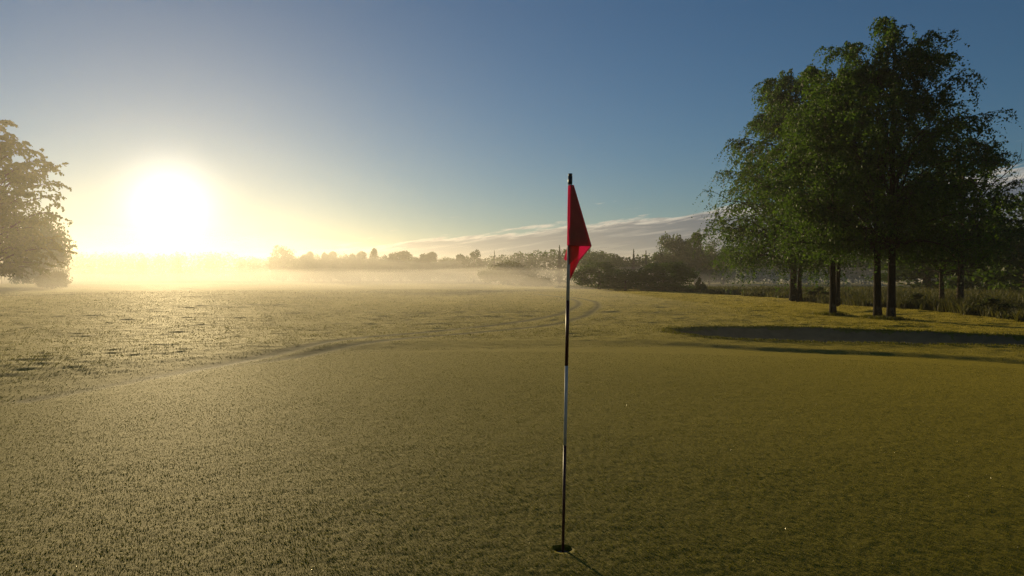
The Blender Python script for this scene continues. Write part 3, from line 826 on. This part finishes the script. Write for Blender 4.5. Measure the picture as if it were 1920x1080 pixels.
# --- tall trees of the far treeline on the right
gT = 'trees along the far side of the meadow'
far_tree('broadleaf_tree', 'broad', 'tallest broad tree of the far treeline, left of the birches', 1262, 431, 140, 78, gT, seed=4)
far_tree('broadleaf_tree', 'tall', 'second tall tree, right beside the tallest broad treeline tree', 1303, 437, 142, 48, gT, seed=5)
far_tree('broadleaf_tree', 'round', 'third tall treeline tree, stepping down toward the birches', 1330, 449, 144, 52, gT, seed=6)
far_tree('broadleaf_tree', 'airy', 'low airy treeline tree next to the left birch crown', 1356, 459, 146, 44, gT, seed=7)
far_tree('broadleaf_tree', 'round', 'rounded treeline tree directly behind the flag tip', 1118, 463, 150, 70, gT, seed=8)
far_tree('broadleaf_tree', 'round', 'small rounded treeline tree right of the flag', 1150, 469, 152, 48, gT, seed=9)
far_tree('conifer_tree', 'conifer', 'pointed conifer in the dip of the treeline right of the flag', 1188, 467, 155, 16, gT, seed=1)
far_tree('conifer_tree', 'conifer', 'small pointed conifer left of the tallest broad tree', 1211, 470, 155, 14, gT, seed=2)
far_tree('conifer_tree', 'conifer', 'pointed conifer rising above the wood just left of the flag', 1049, 460, 170, 18, gT, seed=1)
far_tree('broadleaf_tree', 'airy', 'airy tree with sky through its crown, left of the wood', 888, 467, 220, 44, gT, seed=10)
far_tree('conifer_tree', 'conifer', 'thin spire rising from the misty wood left of the flag', 927, 470, 220, 9, gT, seed=2)
# far left
far_tree('broadleaf_tree', 'round', 'round crowned tree standing above the misty treeline right of the sun', 531, 458, 260, 54, gT, seed=11)
far_tree('broadleaf_tree', 'tall', 'pointed little tree above the mist midway between sun and flag', 700, 466, 262, 20, gT, seed=12)
gS = 'small trees along the misty skyline'
for i, (px, top, w) in enumerate([(579, 472, 16), (592, 473, 14), (607, 475, 15), (621, 472, 20), (643, 473, 24), (659, 477, 16), (675, 472, 22), (718, 475, 18),
                                  (733, 476, 20), (751, 471, 34), (774, 478, 22), (792, 477, 22), (806, 473, 24), (835, 479, 26), (860, 478, 24), (568, 478, 20)]):
    far_tree('broadleaf_tree', ('tall', 'round', 'tall')[i % 3], 'small hazy tree in the misty skyline row between round tree and flag', px, top, 258 + (i * 5) % 17, w * 1.7, gS, seed=12 + i % 3)

# --- big trees at the left edge of the picture
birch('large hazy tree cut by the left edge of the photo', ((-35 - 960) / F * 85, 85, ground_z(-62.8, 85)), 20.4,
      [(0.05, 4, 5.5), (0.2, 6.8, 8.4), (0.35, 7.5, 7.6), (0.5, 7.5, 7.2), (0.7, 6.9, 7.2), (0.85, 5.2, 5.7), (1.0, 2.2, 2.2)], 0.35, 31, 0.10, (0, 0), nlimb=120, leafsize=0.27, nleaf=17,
      bark='bark', mat='haze_tinted_leaf', name='broadleaf_tree', droop=0.5,
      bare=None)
far_tree('broadleaf_tree', 'broad', 'smaller hazy tree leaning out from the left edge tree', 74, 394, 120, 118, seed=15)
far_tree('bush', 'bush', 'misty low bush at the foot of the left edge trees', 98, 498, 100, 72, None, 'bush', 7)

# --- the wood as a mass behind the trees one can tell apart
def build_wood():
    rr = np.random.RandomState(77); C = []; S = []
    prof = [(-200, 470, 300), (60, 470, 300), (150, 473, 300), (300, 474, 300), (436, 472, 300), (440, 482, 300), (560, 483, 290), (700, 482, 285), (850, 484, 270), (900, 484, 240),
            (940, 479, 215), (990, 473, 190), (1040, 467, 180), (1070, 466, 175), (1110, 470, 170), (1150, 477, 165), (1180, 482, 160), (1225, 476, 160), (1300, 470, 160), (1370, 474, 160), (1450, 474, 160), (1600, 465, 150), (1800, 440, 140), (2100, 420, 130)]
    P = np.array(prof, dtype=float)
    px = -200.0
    while px < 2100:
        top = np.interp(px, P[:, 0], P[:, 1]); Y = np.interp(px, P[:, 0], P[:, 2]) + rr.rand() * 22
        top += rr.normal(0, 1.6)
        x = (px - 960) / F * Y; H = EYE + (HZ - top) / F * Y
        w = (0.20 + 0.22 * rr.rand()) * H
        n = 420
        p = rr.normal(size=(n, 3)); p /= np.linalg.norm(p, axis=1)[:, None]; p *= (0.35 + 0.7 * rr.rand(n) ** 0.6)[:, None]
        q = np.stack([x + p[:, 0] * w, Y + p[:, 1] * w, H * 0.5 + p[:, 2] * H * 0.49], -1)
        C.append(q); S.append(np.full(n, 0.55) * (0.6 + 0.8 * rr.rand(n)))
        px += w / Y * F * 0.40
    C = np.concatenate(C); S = np.concatenate(S)
    me = leaf_mesh('distant_woodland', C, S, rr, rr.rand(len(C)), 0.75)
    tag(link('distant_woodland', me, M['tree_leaf']), kind='stuff')
build_wood()

# --- weeds along the mown edge
gW = 'weeds along the edge of the mown grass'
for i, (px, py, hpx, wpx, lab) in enumerate([(1345, 553, 12, 30, 'low dark weeds right of the bush clump sapling'),
                                             (1415, 556, 14, 34, 'tuft of weeds below the hanging left birch branches'),
                                             (1535, 562, 26, 60, 'leafy weeds in front of the twin stemmed birch'),
                                             (1720, 578, 28, 66, 'leafy weeds right of the two thick birch trunks'),
                                             (1860, 590, 34, 80, 'tall weeds at the right edge below the crooked tree')]):
    Y = F * EYE / (py - HZ)
    far_tree('weed_plant', 'sapling', lab, px, py - hpx, Y, wpx, gW, 'weeds', 20 + i)

# ------------------------------------------------------------------ flagstick and hole
def lathe(name, prof, mat, parent, sides=24, caps=True):
    a = np.arange(sides) / sides * 2 * math.pi
    V = []; Fq = []
    for r, z in prof: V.append(np.stack([r * np.cos(a), r * np.sin(a), np.full(sides, z)], -1))
    m = len(prof); idx = np.arange(m * sides).reshape(m, sides); nx = np.roll(idx, -1, axis=1)
    Fq = np.stack([idx[:-1], nx[:-1], nx[1:], idx[1:]], -1).reshape(-1, 4)
    me = mesh_np(name, np.concatenate(V), Fq, smooth=True)
    return link(name, me, M[mat], parent)

hz0 = ground_z(*HOLE)
hole = empty('golf_hole', (HOLE[0], HOLE[1], hz0)); tag(hole, 'round golf hole cut in the green at the foot of the flagstick', 'golf hole')
lathe('soil_wall', [(HOLE_R + 0.0005, -0.026), (HOLE_R + 0.0005, -0.034), (HOLE_R - 0.003, -0.034)], 'soil', hole, 40)
lathe('cup_liner', [(HOLE_R - 0.0030, -0.030), (HOLE_R - 0.0055, -0.030), (HOLE_R - 0.006, -0.14), (0.010, -0.145)], 'cup', hole, 40)

Yp = HOLE[1]
stick = empty('flagstick', (HOLE[0], HOLE[1], hz0)); tag(stick, 'tall banded golf flagstick with a limp red flag standing in the hole', 'flagstick')
# the pole leans a little to the right, as in the photo
TOP = at(1069, 326, Yp) - np.array([HOLE[0], HOLE[1], hz0])
lean_x = TOP[0] / TOP[2]
def zrow(py): return EYE - (py - HZ) / F * Yp - hz0
def pole_piece(name, p_lo, p_hi, r_lo, r_hi, mat, z_lo=None):
    z0 = zrow(p_lo) if z_lo is None else z_lo; z1 = zrow(p_hi)
    o = lathe(name, [(0.0, z0), (r_lo, z0), (r_lo * 0.5 + r_hi * 0.5, (z0 + z1) / 2), (r_hi, z1), (0.0, z1)], mat, stick, 20)
    me = o.data
    co = np.zeros(len(me.vertices) * 3, dtype=np.float32); me.vertices.foreach_get('co', co); co = co.reshape(-1, 3)
    co[:, 0] += co[:, 2] * lean_x; me.vertices.foreach_set('co', co.ravel()); me.update()
    return o
pole_piece('dark_band', 1030, 836, 0.0080, 0.0088, 'dark', z_lo=-0.12)
pole_piece('white_band', 836, 686, 0.0088, 0.0096, 'white')
pole_piece('dark_band', 686, 563, 0.0098, 0.0104, 'dark')
pole_piece('white_band', 563, 347, 0.0100, 0.0088, 'white')
pole_piece('collar', 348.5, 346, 0.0120, 0.0120, 'white')
cap = pole_piece('top_cap', 346, 331, 0.0125, 0.0128, 'black')
pole_piece('cap_tip', 331, 326, 0.0112, 0.0118, 'black')

def build_flag():
    rr = np.random.RandomState(4)
    V = []; Q = []; n0 = 0
    def W(px, py, dy): 
        p = at(px, py, Yp); return np.array([p[0] - HOLE[0], dy, p[2] - hz0])
    def patch(left, right, nu, nv, dyf):
        """sheet between two polylines (photo rows), dyf(u,v) gives depth"""
        nonlocal n0
        lp = np.array(left, dtype=float); rp = np.array(right, dtype=float)
        tl = np.linspace(0, 1, len(lp)); tr_ = np.linspace(0, 1, len(rp))
        for j in range(nv + 1):
            v = j / nv
            a = np.array([np.interp(v, tl, lp[:, 0]), np.interp(v, tl, lp[:, 1])])
            b = np.array([np.interp(v, tr_, rp[:, 0]), np.interp(v, tr_, rp[:, 1])])
            for i in range(nu + 1):
                u = i / nu; p = a * (1 - u) + b * u
                V.append(W(p[0], p[1], dyf(u, v)))
        for j in range(nv):
            for i in range(nu):
                q = n0 + j * (nu + 1) + i
                Q.append((q, q + 1, q + nu + 2, q + nu + 1))
        n0 += (nu + 1) * (nv + 1)
    wr = lambda u, v, k, a: a * math.sin(k * u + 2.5 * v + 1.1) * math.sin(math.pi * min(1, 0.1 + v))
    # outer fold, in front of the pole
    patch([(1065.0, 349), (1063.6, 400), (1062.6, 460)], [(1075, 347.5), (1091, 403), (1108.3, 461.5)], 18, 30,
          lambda u, v: -0.016 - 0.016 * math.sin(math.pi * u) * (0.3 + v) + 0.030 * u ** 6 * (0.4 + 0.6 * v) + wr(u, v, 9, 0.004) * (1 - u))
    # back fold, behind the pole, hanging to a point
    patch([(1065.0, 349), (1064.0, 410), (1064.5, 465), (1066.0, 523)], [(1075, 347.5), (1092.5, 408), (1108.3, 462), (1086, 488.5), (1069.5, 523.5)], 18, 40,
          lambda u, v: 0.014 + 0.012 * math.sin(math.pi * u) + wr(u, v, 8, 0.005) * (1 - u))
    # inner fold showing under the hem
    patch([(1064.0, 430), (1065.0, 455), (1066.0, 497)], [(1094, 430), (1087.5, 455), (1085.0, 468), (1083.5, 480), (1075, 488)], 10, 14,
          lambda u, v: -0.0125 + 0.022 * u + wr(u, v, 7, 0.002))
    # two more turns of cloth rolled up inside the outer fold, and the lining of the hanging point
    for off in (0.0125, 0.0105):
        patch([(1066.0, 351), (1064.6, 400), (1064.0, 457)], [(1074, 350), (1089.5, 403), (1104.5, 459)], 10, 20,
              lambda u, v: off * (1 - 1.4 * u) + 0.003 * math.sin(6 * u + 4 * v + off * 900))
    patch([(1064.5, 440), (1065.5, 480), (1068.0, 519)], [(1092, 440), (1087.0, 462), (1084.5, 487), (1070.0, 520)], 10, 20,
          lambda u, v: 0.0115 + 0.006 * math.sin(math.pi * u))
    # corner tucked behind the pole
    patch([(1063.8, 462), (1061.0, 474), (1058.0, 486.5)], [(1066.5, 461), (1066.0, 475), (1064.0, 489)], 4, 8, lambda u, v: 0.016 + 0.008 * (1 - u))
    me = mesh_np('flag', np.array(V), np.array(Q), smooth=True)
    o = link('flag', me, M['flag'], stick)
    tag(o, 'limp folded red flag')
    # stitched hem along the outer edge
    t = Tubes(5)
    t.add([W(1075.2, 347.5, 0.0), W(1091.4, 403.5, -0.004), W(1108.6, 461.8, 0.0)], [0.0022, 0.0025, 0.0030])
    t.add([W(1108.3, 462, 0.002), W(1086, 488.5, 0.014), W(1069.5, 523.5, 0.014)], [0.0030, 0.0026, 0.0022])
    t.add([W(1062.8, 460, -0.018), W(1078, 461, -0.034), W(1094, 461.4, -0.030), W(1108.2, 461.6, -0.002)], [0.0018] * 4)
    link('hem', t.mesh('hem'), M['flag'], o)
build_flag()

# ------------------------------------------------------------------ air
def box(name, lo, hi, mat):
    x0, y0, z0 = lo; x1, y1, z1 = hi
    V = np.array([(x0, y0, z0), (x1, y0, z0), (x1, y1, z0), (x0, y1, z0), (x0, y0, z1), (x1, y0, z1), (x1, y1, z1), (x0, y1, z1)])
    Q = np.array([(0, 3, 2, 1), (4, 5, 6, 7), (0, 1, 5, 4), (1, 2, 6, 5), (2, 3, 7, 6), (3, 0, 4, 7)])
    return link(name, mesh_np(name, V, Q), mat)
tag(box('haze', (-1250, -1250, -2.0), (1250, 1250, 22.5), mat_volume('haze_air', HAZE_DENSITY, HAZE_G, (1.0, 0.95, 0.86))), kind='stuff')

def build_mist(name, cx, cyy, rx, ry, taper, hmax, sink, density, seed, power=1.25):
    """ground mist: a shallow closed lens of air over the far fairway and meadow"""
    nr, na = 48, 180
    a = np.arange(na) / na * 2 * math.pi
    wob = 1 + 0.05 * np.sin(3 * a + 1 + seed) + 0.03 * np.sin(7 * a + seed) + 0.02 * np.sin(13 * a + 2)
    tops = []
    for i in range(nr + 1):
        f = (i / nr) ** 0.75
        x = cx + rx * f * wob * np.cos(a); y = cyy + ry * f * wob * np.sin(a)
        e = np.clip((1 - f) * ry / taper, 0, 1)
        h = hmax * (1 + 0.30 * vnoise(x / 30, y / 20, 91 + seed) + 0.14 * vnoise(x / 10, y / 7, 92 + seed)) * e ** power - sink * (1 - e)
        keep = 1 - 0.92 * smooth(0, 12, x) * (1 - smooth(86, 112, y))          # the near right stays clear
        h = (h + 0.2) * keep - 0.2
        if hmax > 5: h *= 1 + 0.45 * smooth(-40, -62, x)                          # heaped up here to fade the left-hand trees as lens glare would
        tops.append(np.stack([x, y, h], -1))
    T = np.concatenate(tops); B = T.copy(); B[:, 2] = -0.9
    n = len(T); idx = np.arange(n).reshape(nr + 1, na); nx = np.roll(idx, -1, axis=1)
    ft = np.stack([idx[:-1], idx[1:], nx[1:], nx[:-1]], -1).reshape(-1, 4)
    fb = ft[:, ::-1] + n
    side = np.stack([idx[-1], idx[-1] + n, nx[-1] + n, nx[-1]], -1)
    me = mesh_np(name, np.concatenate([T, B]), [ft, fb, side], smooth=True)
    tag(link(name, me, mat_volume(name + '_air', density, MIST_G, (1.0, 0.95, 0.87))), kind='stuff')
build_mist('mist', -10.0, 250.0, 370.0, 233.0, 100.0, 2.9, 0.10, MIST_DENSITY, 0)
build_mist('mist', -110.0, 250.0, 340.0, 212.0, 105.0, 8.0, 0.15, MIST_DENSITY * 0.42, 5, 1.9)
